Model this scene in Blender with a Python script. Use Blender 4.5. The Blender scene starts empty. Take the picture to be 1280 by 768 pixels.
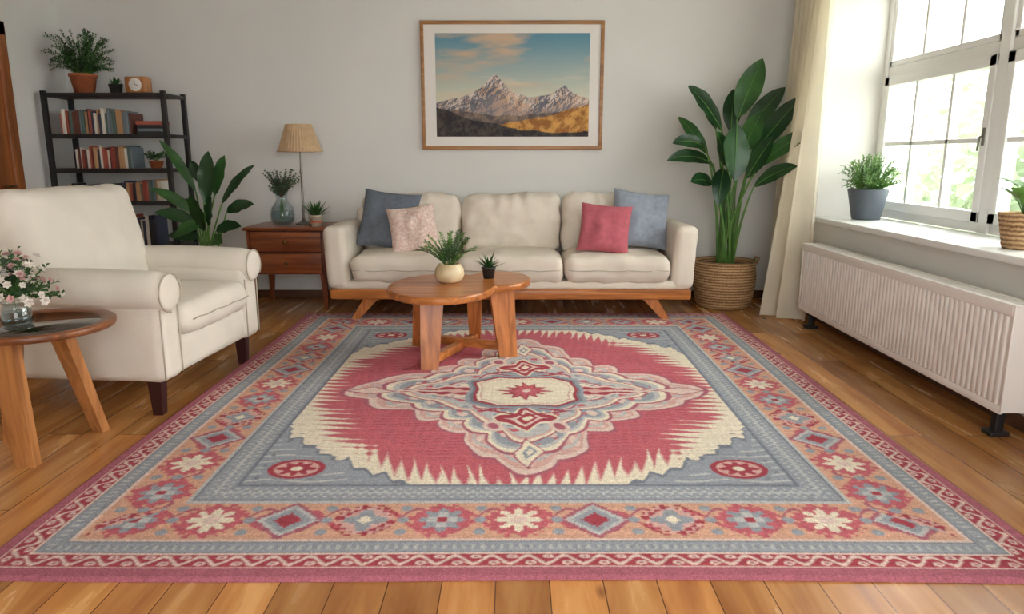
import bpy, math, random
import numpy as np
from mathutils import Vector, Matrix, noise, Euler
random.seed(7); np.random.seed(7)
scene=bpy.context.scene
scene.view_settings.view_transform='Standard'

def lin(c):
    return tuple(((v/255)/12.92 if v/255<=0.04045 else (((v/255)+0.055)/1.055)**2.4) for v in c)
# ---------------------------------------------------------------- materials
def newmat(name):
    m=bpy.data.materials.new(name); m.use_nodes=True
    nt=m.node_tree; b=nt.nodes['Principled BSDF']
    return m,nt,b
def N(nt,t,**kw):
    n=nt.nodes.new(t)
    for k,v in kw.items(): setattr(n,k,v)
    return n
def simple(name,c,rough=.6,metal=0,var=0.0,scale=8,bump=0,bscale=200,spec=None,c2=None,trans=0):
    m,nt,b=newmat(name)
    col=lin(c)
    b.inputs['Roughness'].default_value=rough
    b.inputs['Metallic'].default_value=metal
    if spec is not None: b.inputs['Specular IOR Level'].default_value=spec
    tc=N(nt,'ShaderNodeTexCoord')
    no=N(nt,'ShaderNodeTexNoise'); no.inputs['Scale'].default_value=scale; no.inputs['Detail'].default_value=4
    nt.links.new(tc.outputs['Object'],no.inputs['Vector'])
    mx=N(nt,'ShaderNodeMix',data_type='RGBA')
    c2l=lin(c2) if c2 else tuple(v*(1-var) for v in col)
    mx.inputs['A'].default_value=(*c2l,1); mx.inputs['B'].default_value=(*(tuple(min(1,v*(1+var*.5)) for v in col) if not c2 else col),1)
    r=N(nt,'ShaderNodeMapRange'); r.inputs['From Min'].default_value=.35; r.inputs['From Max'].default_value=.65
    nt.links.new(no.outputs['Fac'],r.inputs['Value']); nt.links.new(r.outputs['Result'],mx.inputs['Factor'])
    nt.links.new(mx.outputs['Result'],b.inputs['Base Color'])
    if bump:
        n2=N(nt,'ShaderNodeTexNoise'); n2.inputs['Scale'].default_value=bscale; n2.inputs['Detail'].default_value=3
        nt.links.new(tc.outputs['Object'],n2.inputs['Vector'])
        bp=N(nt,'ShaderNodeBump'); bp.inputs['Strength'].default_value=bump; bp.inputs['Distance'].default_value=.004
        nt.links.new(n2.outputs['Fac'],bp.inputs['Height']); nt.links.new(bp.outputs['Normal'],b.inputs['Normal'])
    if trans:
        tr=N(nt,'ShaderNodeBsdfTranslucent'); nt.links.new(mx.outputs['Result'],tr.inputs['Color'])
        ms=N(nt,'ShaderNodeMixShader'); ms.inputs[0].default_value=trans
        nt.links.new(b.outputs[0],ms.inputs[1]); nt.links.new(tr.outputs[0],ms.inputs[2])
        nt.links.new(ms.outputs[0],nt.nodes['Material Output'].inputs['Surface'])
    return m
def wood(name,c1,c2,axis=0,scale=6,rough=.4):
    m,nt,b=newmat(name)
    tc=N(nt,'ShaderNodeTexCoord'); mp=N(nt,'ShaderNodeMapping')
    s=[scale*3]*3; s[axis]=scale*.25; mp.inputs['Scale'].default_value=s
    nt.links.new(tc.outputs['Object'],mp.inputs['Vector'])
    no=N(nt,'ShaderNodeTexNoise'); no.inputs['Scale'].default_value=1.5; no.inputs['Detail'].default_value=7; no.inputs['Distortion'].default_value=.8
    nt.links.new(mp.outputs[0],no.inputs['Vector'])
    cr=N(nt,'ShaderNodeValToRGB'); cr.color_ramp.elements[0].position=.35; cr.color_ramp.elements[1].position=.65
    cr.color_ramp.elements[0].color=(*lin(c2),1); cr.color_ramp.elements[1].color=(*lin(c1),1)
    nt.links.new(no.outputs['Fac'],cr.inputs['Fac']); nt.links.new(cr.outputs[0],b.inputs['Base Color'])
    b.inputs['Roughness'].default_value=rough
    return m
def glassmat(name,tint=(235,245,245),refl=.12):
    m,nt,b=newmat(name)
    t=N(nt,'ShaderNodeBsdfTransparent'); t.inputs[0].default_value=(*lin(tint),1)
    g=N(nt,'ShaderNodeBsdfGlossy'); g.inputs['Roughness'].default_value=.03
    lw=N(nt,'ShaderNodeLayerWeight'); lw.inputs[0].default_value=.25
    mr=N(nt,'ShaderNodeMapRange'); mr.inputs['To Min'].default_value=refl*.3; mr.inputs['To Max'].default_value=min(1,refl*4)
    nt.links.new(lw.outputs['Facing'],mr.inputs['Value'])
    ms=N(nt,'ShaderNodeMixShader'); nt.links.new(mr.outputs[0],ms.inputs[0])
    nt.links.new(t.outputs[0],ms.inputs[1]); nt.links.new(g.outputs[0],ms.inputs[2])
    nt.links.new(ms.outputs[0],nt.nodes['Material Output'].inputs['Surface'])
    return m
def attrmat(name,rough=.9,bump=.3,bscale=220):
    m,nt,b=newmat(name)
    at=N(nt,'ShaderNodeVertexColor'); at.layer_name='Col'
    tc=N(nt,'ShaderNodeTexCoord')
    no=N(nt,'ShaderNodeTexNoise'); no.inputs['Scale'].default_value=bscale; no.inputs['Detail'].default_value=2
    nt.links.new(tc.outputs['Object'],no.inputs['Vector'])
    mr=N(nt,'ShaderNodeMapRange'); mr.inputs['From Min'].default_value=.3; mr.inputs['From Max'].default_value=.7
    mr.inputs['To Min'].default_value=1-bump*.5; mr.inputs['To Max'].default_value=1+bump*.25
    nt.links.new(no.outputs['Fac'],mr.inputs['Value'])
    mul=N(nt,'ShaderNodeVectorMath',operation='SCALE')
    nt.links.new(at.outputs['Color'],mul.inputs[0]); nt.links.new(mr.outputs[0],mul.inputs['Scale'])
    nt.links.new(mul.outputs[0],b.inputs['Base Color'])
    b.inputs['Roughness'].default_value=rough; b.inputs['Specular IOR Level'].default_value=.15
    if bump:
        bp=N(nt,'ShaderNodeBump'); bp.inputs['Strength'].default_value=bump; bp.inputs['Distance'].default_value=.004
        nt.links.new(no.outputs['Fac'],bp.inputs['Height']); nt.links.new(bp.outputs['Normal'],b.inputs['Normal'])
    return m

M={}
M['wall']=simple('wall_paint',(222,221,217),.9,var=.04,scale=1.0,bump=.08,bscale=60)
M['wallR']=simple('wall_paint_window_side',(228,226,220),.9,var=.03,scale=1.2,bump=.05,bscale=60)
M['ceil']=simple('ceiling_paint',(222,220,215),.9)
M['white']=simple('white_gloss_paint',(238,238,236),.35)
M['radiator']=simple('radiator_enamel',(236,230,225),.35)
M['cream']=simple('cream_fabric',(228,218,203),.95,var=.05,scale=5,bump=.35,bscale=350,spec=.1)
M['cream2']=simple('ivory_fabric',(230,223,210),.95,var=.05,scale=5,bump=.35,bscale=350,spec=.1)
M['seam']=simple('seam_piping',(188,178,160),.95)
M['woodo']=wood('oak_warm',(200,126,66),(150,86,38),0,5,.28)
M['woodz']=wood('oak_warm_upright',(202,126,66),(154,88,40),2,5,.32)
M['chest']=wood('chest_mahogany',(158,88,46),(110,54,28),0,5,.3)
M['chestz']=wood('chest_mahogany_upright',(148,80,44),(104,52,28),2,5,.32)
M['oakl']=wood('oak_light',(194,134,80),(152,96,52),2,5,.4)
M['rimw']=wood('walnut_rim',(150,92,54),(104,60,34),0,5,.35)
M['door']=wood('door_wood',(160,96,50),(120,68,34),2,4,.4)
M['dark']=simple('dark_stained_leg',(52,24,26),.3)
M['black']=simple('black_metal',(26,25,27),.45)
M['shelfw']=wood('shelf_dark_wood',(62,46,38),(38,30,27),0,4,.5)
M['base']=wood('baseboard_wood',(100,66,44),(76,48,32),0,4,.5)
M['terra']=simple('terracotta',(176,98,62),.8,var=.15,scale=20)
M['soil']=simple('potting_soil',(44,32,24),1,bump=.8,bscale=80)
M['leafd']=simple('leaf_dark_green',(36,76,36),.33,c2=(20,50,26),scale=4,trans=.10)
M['leafm']=simple('leaf_mid_green',(58,104,46),.38,c2=(36,76,36),scale=6,trans=.13)
M['leafl']=simple('leaf_light_green',(112,152,72),.45,c2=(80,122,54),scale=8,trans=.2)
M['leafg']=simple('leaf_grey_green',(82,110,80),.55,c2=(56,82,58),scale=8,trans=.15)
M['stem']=simple('plant_stem',(98,142,66),.5,c2=(72,114,50))
M['stemb']=simple('woody_stem',(86,70,48),.7)
M['blue']=simple('slate_blue_linen',(114,122,134),.95,var=.12,scale=30,bump=.4,bscale=300,spec=.1)
M['blue2']=simple('dusty_blue_linen',(148,156,168),.95,var=.12,scale=30,bump=.4,bscale=300,spec=.1)
M['rose']=simple('rose_linen',(194,106,116),.95,var=.12,scale=30,bump=.4,bscale=300,spec=.1)
M['blush']=simple('blush_print',(236,220,208),.95,c2=(216,180,168),scale=55,bump=.3,bscale=300,spec=.1)
M['metal']=simple('aged_nickel',(120,116,108),.35,metal=.9)
M['shade']=simple('pleated_linen_shade',(218,188,150),.9,var=.1,scale=20,trans=.25)
M['glass']=glassmat('clear_glass',(225,236,238),.2)
M['pane']=glassmat('window_pane_glass',(250,252,252),.05)
M['tabglass']=glassmat('smoked_table_glass',(150,140,120),.35)
M['curtain']=simple('cream_curtain',(242,235,217),.95,var=.04,scale=3,bump=.1,bscale=300,trans=.45)
M['greypot']=simple('slate_pot',(84,92,100),.5,var=.1)
M['creampot']=simple('ivory_glaze',(222,206,170),.35,c2=(200,176,128),scale=5)
M['darkpot']=simple('charcoal_pot',(48,50,48),.5)
M['whitepot']=simple('pale_pot',(206,190,170),.5)
M['paper']=simple('mat_board',(232,228,222),.9)
M['framew']=wood('frame_light_oak',(176,128,76),(146,100,56),0,5,.4)
M['petalw']=simple('petal_white',(242,236,228),.7,trans=.2)
M['petalp']=simple('petal_pink',(226,186,182),.7,trans=.2)
M['art']=attrmat('mountain_print',.5,0.0)
M['rug']=attrmat('woven_rug',.95,.6,240)
M['knob']=simple('brass_knob',(120,92,56),.35,metal=.8)
M['lawn']=simple('lawn',(150,165,120),.9,var=.2,scale=2)
M['garden']=simple('garden_foliage',(172,184,152),.8,c2=(122,138,104),scale=.8,trans=.45)
m,nt,b=newmat('seagrass_weave')
tc=N(nt,'ShaderNodeTexCoord'); w=N(nt,'ShaderNodeTexWave',wave_type='BANDS',bands_direction='Z'); w.inputs['Scale'].default_value=14; w.inputs['Distortion'].default_value=2.5; w.inputs['Detail'].default_value=3; w.inputs['Detail Scale'].default_value=6
nt.links.new(tc.outputs['Object'],w.inputs['Vector'])
cr=N(nt,'ShaderNodeValToRGB'); cr.color_ramp.elements[0].color=(*lin((136,100,66)),1); cr.color_ramp.elements[1].color=(*lin((206,170,126)),1)
nt.links.new(w.outputs['Fac'],cr.inputs[0]); nt.links.new(cr.outputs[0],b.inputs['Base Color']); b.inputs['Roughness'].default_value=.9
bp=N(nt,'ShaderNodeBump'); bp.inputs['Strength'].default_value=.7; bp.inputs['Distance'].default_value=.01
nt.links.new(w.outputs['Fac'],bp.inputs['Height']); nt.links.new(bp.outputs[0],b.inputs['Normal'])
M['basket']=m
# floor planks
m,nt,b=newmat('oak_plank_floor')
tc=N(nt,'ShaderNodeTexCoord'); mp=N(nt,'ShaderNodeMapping'); mp.inputs['Rotation'].default_value=(0,0,math.pi/2)
nt.links.new(tc.outputs['Object'],mp.inputs['Vector'])
br=N(nt,'ShaderNodeTexBrick'); br.inputs['Scale'].default_value=1; br.inputs['Brick Width'].default_value=1.9; br.inputs['Row Height'].default_value=.155
br.inputs['Mortar Size'].default_value=.0018; br.inputs['Mortar Smooth'].default_value=.2; br.inputs['Bias'].default_value=0
br.offset=.37; br.inputs['Color1'].default_value=(.0,.0,.0,1); br.inputs['Color2'].default_value=(1,1,1,1); br.inputs['Mortar'].default_value=(.5,.5,.5,1)
nt.links.new(mp.outputs[0],br.inputs['Vector'])
mp2=N(nt,'ShaderNodeMapping'); mp2.inputs['Scale'].default_value=(7.5,.8,1)
nt.links.new(tc.outputs['Object'],mp2.inputs['Vector'])
sc=N(nt,'ShaderNodeVectorMath',operation='SCALE'); sc.inputs['Scale'].default_value=9
nt.links.new(br.outputs['Color'],sc.inputs[0])
ad=N(nt,'ShaderNodeVectorMath',operation='ADD'); nt.links.new(mp2.outputs[0],ad.inputs[0]); nt.links.new(sc.outputs[0],ad.inputs[1])
no=N(nt,'ShaderNodeTexNoise'); no.inputs['Scale'].default_value=1.5; no.inputs['Detail'].default_value=6; no.inputs['Roughness'].default_value=.55; no.inputs['Distortion'].default_value=.5
nt.links.new(ad.outputs[0],no.inputs['Vector'])
cr=N(nt,'ShaderNodeValToRGB'); e=cr.color_ramp.elements; e[0].position=.28; e[1].position=.70
e[0].color=(*lin((160,100,54)),1); e[1].color=(*lin((216,162,102)),1)
e2=cr.color_ramp.elements.new(.5); e2.color=(*lin((192,132,74)),1)
nt.links.new(no.outputs['Fac'],cr.inputs[0])
mr=N(nt,'ShaderNodeMapRange'); mr.inputs['To Min'].default_value=.66; mr.inputs['To Max'].default_value=1.12
nt.links.new(br.outputs['Color'],mr.inputs['Value'])
s2=N(nt,'ShaderNodeVectorMath',operation='SCALE'); nt.links.new(cr.outputs[0],s2.inputs[0]); nt.links.new(mr.outputs[0],s2.inputs['Scale'])
vo=N(nt,'ShaderNodeTexVoronoi'); vo.inputs['Scale'].default_value=1
mp3=N(nt,'ShaderNodeMapping'); mp3.inputs['Scale'].default_value=(4.2,2.0,1); nt.links.new(tc.outputs['Object'],mp3.inputs['Vector']); nt.links.new(mp3.outputs[0],vo.inputs['Vector'])
kr=N(nt,'ShaderNodeMapRange'); kr.inputs['From Min'].default_value=.015; kr.inputs['From Max'].default_value=.09; nt.links.new(vo.outputs['Distance'],kr.inputs['Value'])
mk=N(nt,'ShaderNodeMix',data_type='RGBA'); mk.inputs['A'].default_value=(*lin((104,60,30)),1); nt.links.new(kr.outputs[0],mk.inputs['Factor']); nt.links.new(s2.outputs[0],mk.inputs['B'])
mm=N(nt,'ShaderNodeMix',data_type='RGBA'); mm.inputs['B'].default_value=(*lin((84,48,24)),1)
nt.links.new(br.outputs['Fac'],mm.inputs['Factor']); nt.links.new(mk.outputs['Result'],mm.inputs['A'])
nt.links.new(mm.outputs['Result'],b.inputs['Base Color'])
rr_=N(nt,'ShaderNodeMapRange'); rr_.inputs['To Min'].default_value=.17; rr_.inputs['To Max'].default_value=.34
nt.links.new(no.outputs['Fac'],rr_.inputs['Value']); nt.links.new(rr_.outputs[0],b.inputs['Roughness'])
bp=N(nt,'ShaderNodeBump'); bp.inputs['Strength'].default_value=.08; bp.inputs['Distance'].default_value=.003
nt.links.new(no.outputs['Fac'],bp.inputs['Height']); nt.links.new(bp.outputs[0],b.inputs['Normal'])
M['floor']=m
book_cols=[(150,70,56),(214,204,188),(60,66,84),(192,150,108),(48,50,54),(176,94,80),(120,132,138),(226,220,208),(106,64,54),(84,106,100),(222,214,200)]
BM=[simple('book_cover_%d'%i,c,.7) for i,c in enumerate(book_cols)]

# ---------------------------------------------------------------- mesh builder
class MB:
    def __init__(s): s.v=[]; s.f=[]; s.mi=[]; s.mats=[]; s.sm=[]
    def mid(s,m):
        if m not in s.mats: s.mats.append(m)
        return s.mats.index(m)
    def add(s,vs,fs,mat,mtx=None,smooth=True):
        o=len(s.v)
        if mtx is not None: vs=[mtx@Vector(v) for v in vs]
        s.v.extend([tuple(v) for v in vs]); k=s.mid(mat)
        for f in fs: s.f.append(tuple(i+o for i in f)); s.mi.append(k); s.sm.append(smooth)
    def done(s,name,parent=None):
        A=np.array(s.v); c=(A.min(0)+A.max(0))/2; c[2]=A[:,2].min()
        if parent is not None: c=np.zeros(3)
        me=bpy.data.meshes.new(name); me.from_pydata([tuple(p) for p in (A-c)],[],s.f)
        for m in s.mats: me.materials.append(m)
        me.polygons.foreach_set('material_index',s.mi); me.polygons.foreach_set('use_smooth',s.sm); me.update()
        o=bpy.data.objects.new(name,me); o.location=c; scene.collection.objects.link(o)
        if parent is not None: o.parent=parent
        return o
def box(mb,lo,hi,mat,mtx=None):
    x0,y0,z0=lo; x1,y1,z1=hi
    vs=[(x0,y0,z0),(x1,y0,z0),(x1,y1,z0),(x0,y1,z0),(x0,y0,z1),(x1,y0,z1),(x1,y1,z1),(x0,y1,z1)]
    mb.add(vs,[(0,3,2,1),(4,5,6,7),(0,1,5,4),(1,2,6,5),(2,3,7,6),(3,0,4,7)],mat,mtx,False)
def T(x,y,z): return Matrix.Translation((x,y,z))
def R(a,ax): return Matrix.Rotation(math.radians(a),4,ax)
def rbox(mb,c,h,r,mat,mtx=None,nm=1,puff=0,wr=0,wf=6,rs=2,fn=None,seed=0):
    h=list(h); r=min(r,min(h)*.999)
    def ax(hh):
        inner=hh-r; L=[-(inner+r*(1-i/rs)) for i in range(rs)]
        n=max(1,nm if hh>r*1.5 else 1)
        L+=[-inner+2*inner*i/n for i in range(n+1)] if inner>1e-4 else [0]
        L+=[inner+r*(i+1)/rs for i in range(rs)]
        return L
    A=[ax(q) for q in h]; vid={}; vs=[]; fs=[]
    def vert(p):
        k=tuple(round(q,5) for q in p)
        if k in vid: return vid[k]
        q=[max(-(h[i]-r),min(h[i]-r,p[i])) for i in range(3)]
        d=Vector([p[i]-q[i] for i in range(3)])
        P=Vector(q)+(d.normalized()*r if d.length>1e-9 else d)
        nx,ny,nz=P.x/h[0],P.y/h[1],P.z/h[2]
        if puff: P.z+=puff*nz*(1-nx*nx)*(1-ny*ny)
        if wr:
            nn=noise.noise(Vector((P.x*wf+seed,P.y*wf,P.z*wf)))+.5*noise.noise(Vector((P.x*wf*2.3+seed,P.y*wf*2.3,P.z*wf*2)))
            P+= (d.normalized() if d.length>1e-9 else Vector((0,0,1)))*nn*wr
        if fn: P=fn(P,h)
        vid[k]=len(vs); vs.append(P+Vector(c)); return vid[k]
    for a in range(3):
        b_,c_=(a+1)%3,(a+2)%3
        for sgn in (-1,1):
            for i in range(len(A[b_])-1):
                for j in range(len(A[c_])-1):
                    q=[]
                    for (ii,jj) in ((i,j),(i+1,j),(i+1,j+1),(i,j+1)):
                        p=[0,0,0]; p[a]=sgn*h[a]; p[b_]=A[b_][ii]; p[c_]=A[c_][jj]; q.append(vert(p))
                    if sgn<0: q=q[::-1]
                    fs.append(tuple(q))
    mb.add(vs,fs,mat,mtx)
def bx(mb,lo,hi,r,mat,mtx=None,**k):
    c=[(a+b)/2 for a,b in zip(lo,hi)]; h=[(b-a)/2 for a,b in zip(lo,hi)]
    M0=T(*c) if mtx is None else mtx@T(*c)
    rbox(mb,(0,0,0),h,r,mat,M0,**k)
def lathe(mb,prof,mat,c=(0,0,0),n=32,mtx=None,pleat=0,np_=40):
    vs=[];fs=[]
    for (r,z) in prof:
        for i in range(n):
            a=2*math.pi*i/n; rr=r*(1+pleat*math.cos(a*np_)) if pleat else r
            vs.append((c[0]+rr*math.cos(a),c[1]+rr*math.sin(a),c[2]+z))
    for k in range(len(prof)-1):
        for i in range(n):
            j=(i+1)%n; fs.append((k*n+i,k*n+j,(k+1)*n+j,(k+1)*n+i))
    mb.add(vs,fs,mat,mtx)
def tube(mb,pts,rad,mat,n=8,mtx=None,cap=True):
    pts=[Vector(p) for p in pts]; rad=rad if isinstance(rad,(list,tuple)) else [rad]*len(pts)
    vs=[];fs=[]; up=None
    for k,p in enumerate(pts):
        t=(pts[min(k+1,len(pts)-1)]-pts[max(k-1,0)]).normalized()
        if up is None: up=Vector((0,0,1)) if abs(t.z)<.9 else Vector((1,0,0))
        s=t.cross(up).normalized(); u=s.cross(t).normalized(); up=u
        for i in range(n):
            a=2*math.pi*i/n; vs.append(p+(s*math.cos(a)+u*math.sin(a))*rad[k])
    for k in range(len(pts)-1):
        for i in range(n):
            j=(i+1)%n; fs.append((k*n+i,k*n+j,(k+1)*n+j,(k+1)*n+i))
    if cap: fs.append(tuple(range(n))[::-1]); fs.append(tuple((len(pts)-1)*n+i for i in range(n)))
    mb.add(vs,fs,mat,mtx)
def prism(mb,p0,p1,w0,d0,w1,d1,mat,side=(1,0,0)):
    p0=Vector(p0);p1=Vector(p1); s=Vector(side).normalized(); t=(p1-p0).normalized(); o=t.cross(s).normalized()
    o=Vector((o.x,o.y,0)).normalized() if abs(o.z)<.95 and o.length>0 else o
    vs=[]
    for p,w,d in ((p0,w0,d0),(p1,w1,d1)):
        for a,b_ in ((-1,-1),(1,-1),(1,1),(-1,1)): vs.append(p+s*a*w/2+o*b_*d/2)
    mb.add(vs,[(0,3,2,1),(4,5,6,7),(0,1,5,4),(1,2,6,5),(2,3,7,6),(3,0,4,7)],mat,None,False)
def bez(a,b,c,t): return a*(1-t)**2+b*2*t*(1-t)+c*t*t
def leaf(mb,base,tip,width,mat,arch=.15,face=None,n=9,fold=.18,peak=.45,wave=0):
    a=Vector(base);c=Vector(tip); L=(c-a).length; mid=(a+c)/2+Vector((0,0,arch*L))
    face=Vector(face) if face is not None else Vector((0,0,1))
    vs=[];fs=[]
    for k in range(n+1):
        t=k/n; p=bez(a,mid,c,t); tg=((mid-a)*(1-t)+(c-mid)*t).normalized()
        s=tg.cross(face); s=s.normalized() if s.length>1e-3 else tg.orthogonal().normalized()
        nn=s.cross(tg).normalized()
        e=math.log(.5)/math.log(peak); w=width/2*max(0,math.sin(math.pi*(t**e)))**.75 if 0<t<1 else .002
        wv=wave*math.sin(t*18)*w
        vs+= [p-s*w+nn*(fold*w+wv),p-s*w*.5+nn*fold*w*.3,p,p+s*w*.5+nn*fold*w*.3,p+s*w+nn*(fold*w-wv)]
    for k in range(n):
        for i in range(4): q=k*5+i; fs.append((q,q+1,q+6,q+5))
    mb.add(vs,fs,mat)
    return a,mid,c
def pot(mb,c,rt,rb,h,mat,rim=.008,soil=True,n=32):
    lathe(mb,[(0,0),(rb,0),(rt,h*.86),(rt+rim,h*.86),(rt+rim,h),(rt-.008,h),(rt-.012,h*.85)],mat,c,n)
    if soil: lathe(mb,[(0,h*.86),(rt-.011,h*.86)],M['soil'],c,n)
def sprig(mb,base,tip,ml,ms,nl=10,ll=.03,lw=.014,arch=.3,r=.0015,start=.25):
    a=Vector(base);c=Vector(tip); mid=(a+c)/2+Vector((0,0,arch*(c-a).length))
    pts=[bez(a,mid,c,t/6) for t in range(7)]; tube(mb,pts,r,ms,4,cap=False)
    for k in range(nl):
        t=start+(1-start)*(k+1)/nl; p=bez(a,mid,c,t); tg=((mid-a)*(1-t)+(c-mid)*t).normalized()
        for sg in (-1,1):
            s=tg.orthogonal().normalized(); s=Matrix.Rotation(random.uniform(0,6.28) if ll<lw*3.2 else random.uniform(-.4,.4),3,tg)@(tg.cross(Vector((0,0,1))).normalized() if tg.cross(Vector((0,0,1))).length>.05 else s)
            d=(s*sg*.8+tg*.6+Vector((0,0,random.uniform(-.1,.3)))).normalized()
            leaf(mb,p,p+d*ll*(1.1-.5*t)*random.uniform(.8,1.2),lw,ml,.1,n=3,face=(random.uniform(-.5,.5),-.6,1))

# ---------------------------------------------------------------- room
XL,XR,YB,YF,ZC=-3.72,2.28,6.2,-1.6,2.75
mb=MB(); box(mb,(XL-.2,YF-.2,-.12),(XR+.6,YB+.2,0),M['floor']); mb.done('floor')
mb=MB(); box(mb,(XL-.2,YF-.2,ZC),(XR+.7,YB+.2,ZC+.1),M['ceil']); mb.done('ceiling')
mb=MB(); box(mb,(XL-.2,YB,0),(XR+.6,YB+.2,ZC),M['wall']); mb.done('wall_back')
mb=MB(); box(mb,(XL-.2,YF,0),(XL,YB,ZC),M['wall']); mb.done('wall_left')
NY0,NY1=1.5,5.5
mb=MB()
box(mb,(XR,NY1,0),(XR+.55,YB,ZC),M['wallR']); box(mb,(XR,NY0,0),(XR+.55,NY1,.73),M['wallR'])
box(mb,(XR,NY0,2.52),(XR+.55,NY1,ZC),M['wallR']); box(mb,(XR,YF,0),(XR+.55,NY0,ZC),M['wallR']); mb.done('wall_right')
RX0,RX1=-.9,1.7  # opening behind the camera, out of view, sized for soft fill light
mb=MB(); box(mb,(XL,YF-.2,0),(RX0,YF,ZC),M['wall']); box(mb,(RX1,YF-.2,0),(XR,YF,ZC),M['wall']); box(mb,(RX0,YF-.2,2.45),(RX1,YF,ZC),M['wall']); box(mb,(RX0,YF-.2,0),(RX1,YF,.4),M['wall']); mb.done('wall_front')
mb=MB()
for k in range(4):
    x=RX0+(RX1-RX0-.06)*k/3; box(mb,(x,YF-.13,.4),(x+.06,YF-.07,2.45),M['white'])
box(mb,(RX0,YF-.13,.4),(RX1,YF-.07,.46),M['white']); box(mb,(RX0,YF-.13,2.39),(RX1,YF-.07,2.45),M['white']); mb.done('added_rear_window')  # unseen window frame, added with the rear opening that lets in fill light
mb=MB(); bx(mb,(XL,YB-.018,0),(XR,YB,.07),.004,M['base']); mb.done('baseboard_back')
mb=MB(); bx(mb,(XL,YF,0),(XL+.018,4.4,.07),.004,M['base']); bx(mb,(XL,5.5,0),(XL+.018,YB-.02,.07),.004,M['base']); mb.done('baseboard_left')
mb=MB(); bx(mb,(XR-.018,YF,0),(XR,YB-.02,.07),.004,M['base']); mb.done('baseboard_right')
mb=MB(); X=XL+.001
bx(mb,(X,5.36,0),(X+.05,5.46,2.16),.008,M['door']); bx(mb,(X,4.44,0),(X+.05,4.54,2.16),.008,M['door']); bx(mb,(X,4.44,2.06),(X+.05,5.46,2.16),.008,M['door'])
bx(mb,(X,4.54,0.01),(X+.025,5.36,2.06),.004,M['door'])
for z0,z1 in ((.15,.95),(1.1,1.92)):
    for y0,y1 in ((4.64,4.92),(4.99,5.26)): bx(mb,(X+.02,y0,z0),(X+.035,y1,z1),.006,M['door'])
tube(mb,[(X+.03,5.3,1.0),(X+.08,5.3,1.0),(X+.08,5.2,1.0)],.01,M['knob']); mb.done('door_1')
mb=MB(); bx(mb,(XR-.05,NY0-.03,.73),(XR+.415,NY1,.77),.01,M['white']); mb.done('windowsill')
mb=MB(); xa,xb=2.70,2.78
W=M['white']
bx(mb,(xa,NY0,.77),(xb,NY1,.83),.006,W); bx(mb,(xa,NY0,2.46),(xb,NY1,2.52),.006,W)
nb=3; bw=(NY1-NY0)/nb  # nearest bay is out of view, added to let in more light
for i in range(nb+1):
    y=NY1-i*bw; y0=max(NY0,y-.045); y1=min(NY1,y+.045)
    bx(mb,(xa-.015,y0,.77),(xb,y1,2.52),.008,W)
for i in range(nb):
    y1=NY1-i*bw-.045; y0=y1-bw+.09
    bx(mb,(xa,y0,1.77),(xb,y1,1.84),.006,W)
    def sash(z0,z1,fw,x0,x1,rows):
        bx(mb,(x0,y0,z0),(x1,y0+fw,z1),.006,W); bx(mb,(x0,y1-fw,z0),(x1,y1,z1),.006,W)
        bx(mb,(x0,y0,z0),(x1,y1,z0+fw),.006,W); bx(mb,(x0,y0,z1-fw),(x1,y1,z1),.006,W)
        for q in (1/3,2/3):
            yy=y0+(y1-y0)*q; bx(mb,(x0+.012,yy-.015,z0+fw),(x1-.012,yy+.015,z1-fw),.004,W)
        for q in range(1,rows):
            zz=z0+(z1-z0)*q/rows; bx(mb,(x0+.012,y0+fw,zz-.014),(x1-.012,y1-fw,zz+.014),.004,W)
        box(mb,(x0+.028,y0+fw,z0+fw),(x0+.032,y1-fw,z1-fw),M['pane'])
    sash(.83,1.77,.065,xa-.02,xb-.02,2); sash(1.84,2.46,.04,xa,xb,1)
    tube(mb,[(xa-.02,y0+.03,1.32),(xa-.045,y0+.03,1.32),(xa-.05,y0+.03,1.24)],.006,M['metal'])
    bx(mb,(xa-.027,y0+.02,1.27),(xa-.018,y0+.04,1.37),.003,M['metal'])
mb.done('window_1')
mb=MB(); box(mb,(3.4,-6,-2.0),(40,40,-1.9),M['lawn']); mb.done('lawn')
mb=MB()
for (cx,cy,cz,r) in [(7,9.5,.4,1.5),(8.5,12.5,.8,2.0),(6.6,7.2,.1,1.2),(9,8,1.2,1.5),(11,15,1.3,2.5),(7.4,10.8,-.1,1.5),(9.6,10.5,.2,1.8)]:
    for k in range(900):
        d=Vector((random.gauss(0,1),random.gauss(0,1),random.gauss(0,1))).normalized()*r*random.uniform(.4,1.15)
        p=Vector((cx,cy,cz))+d; s=random.uniform(.07,.17)
        if p.z<-1.6: continue
        u=Vector((random.gauss(0,1),random.gauss(0,1),random.gauss(0,1))).normalized(); v=u.orthogonal().normalized()
        mb.add([p-u*s,p+v*s*.6,p+u*s,p-v*s*.6],[(0,1,2,3)],M['garden'])
    tube(mb,[(cx,cy,-1.9),(cx+.1,cy,cz)],.10,M['garden'])
mb.done('garden_trees')

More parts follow.
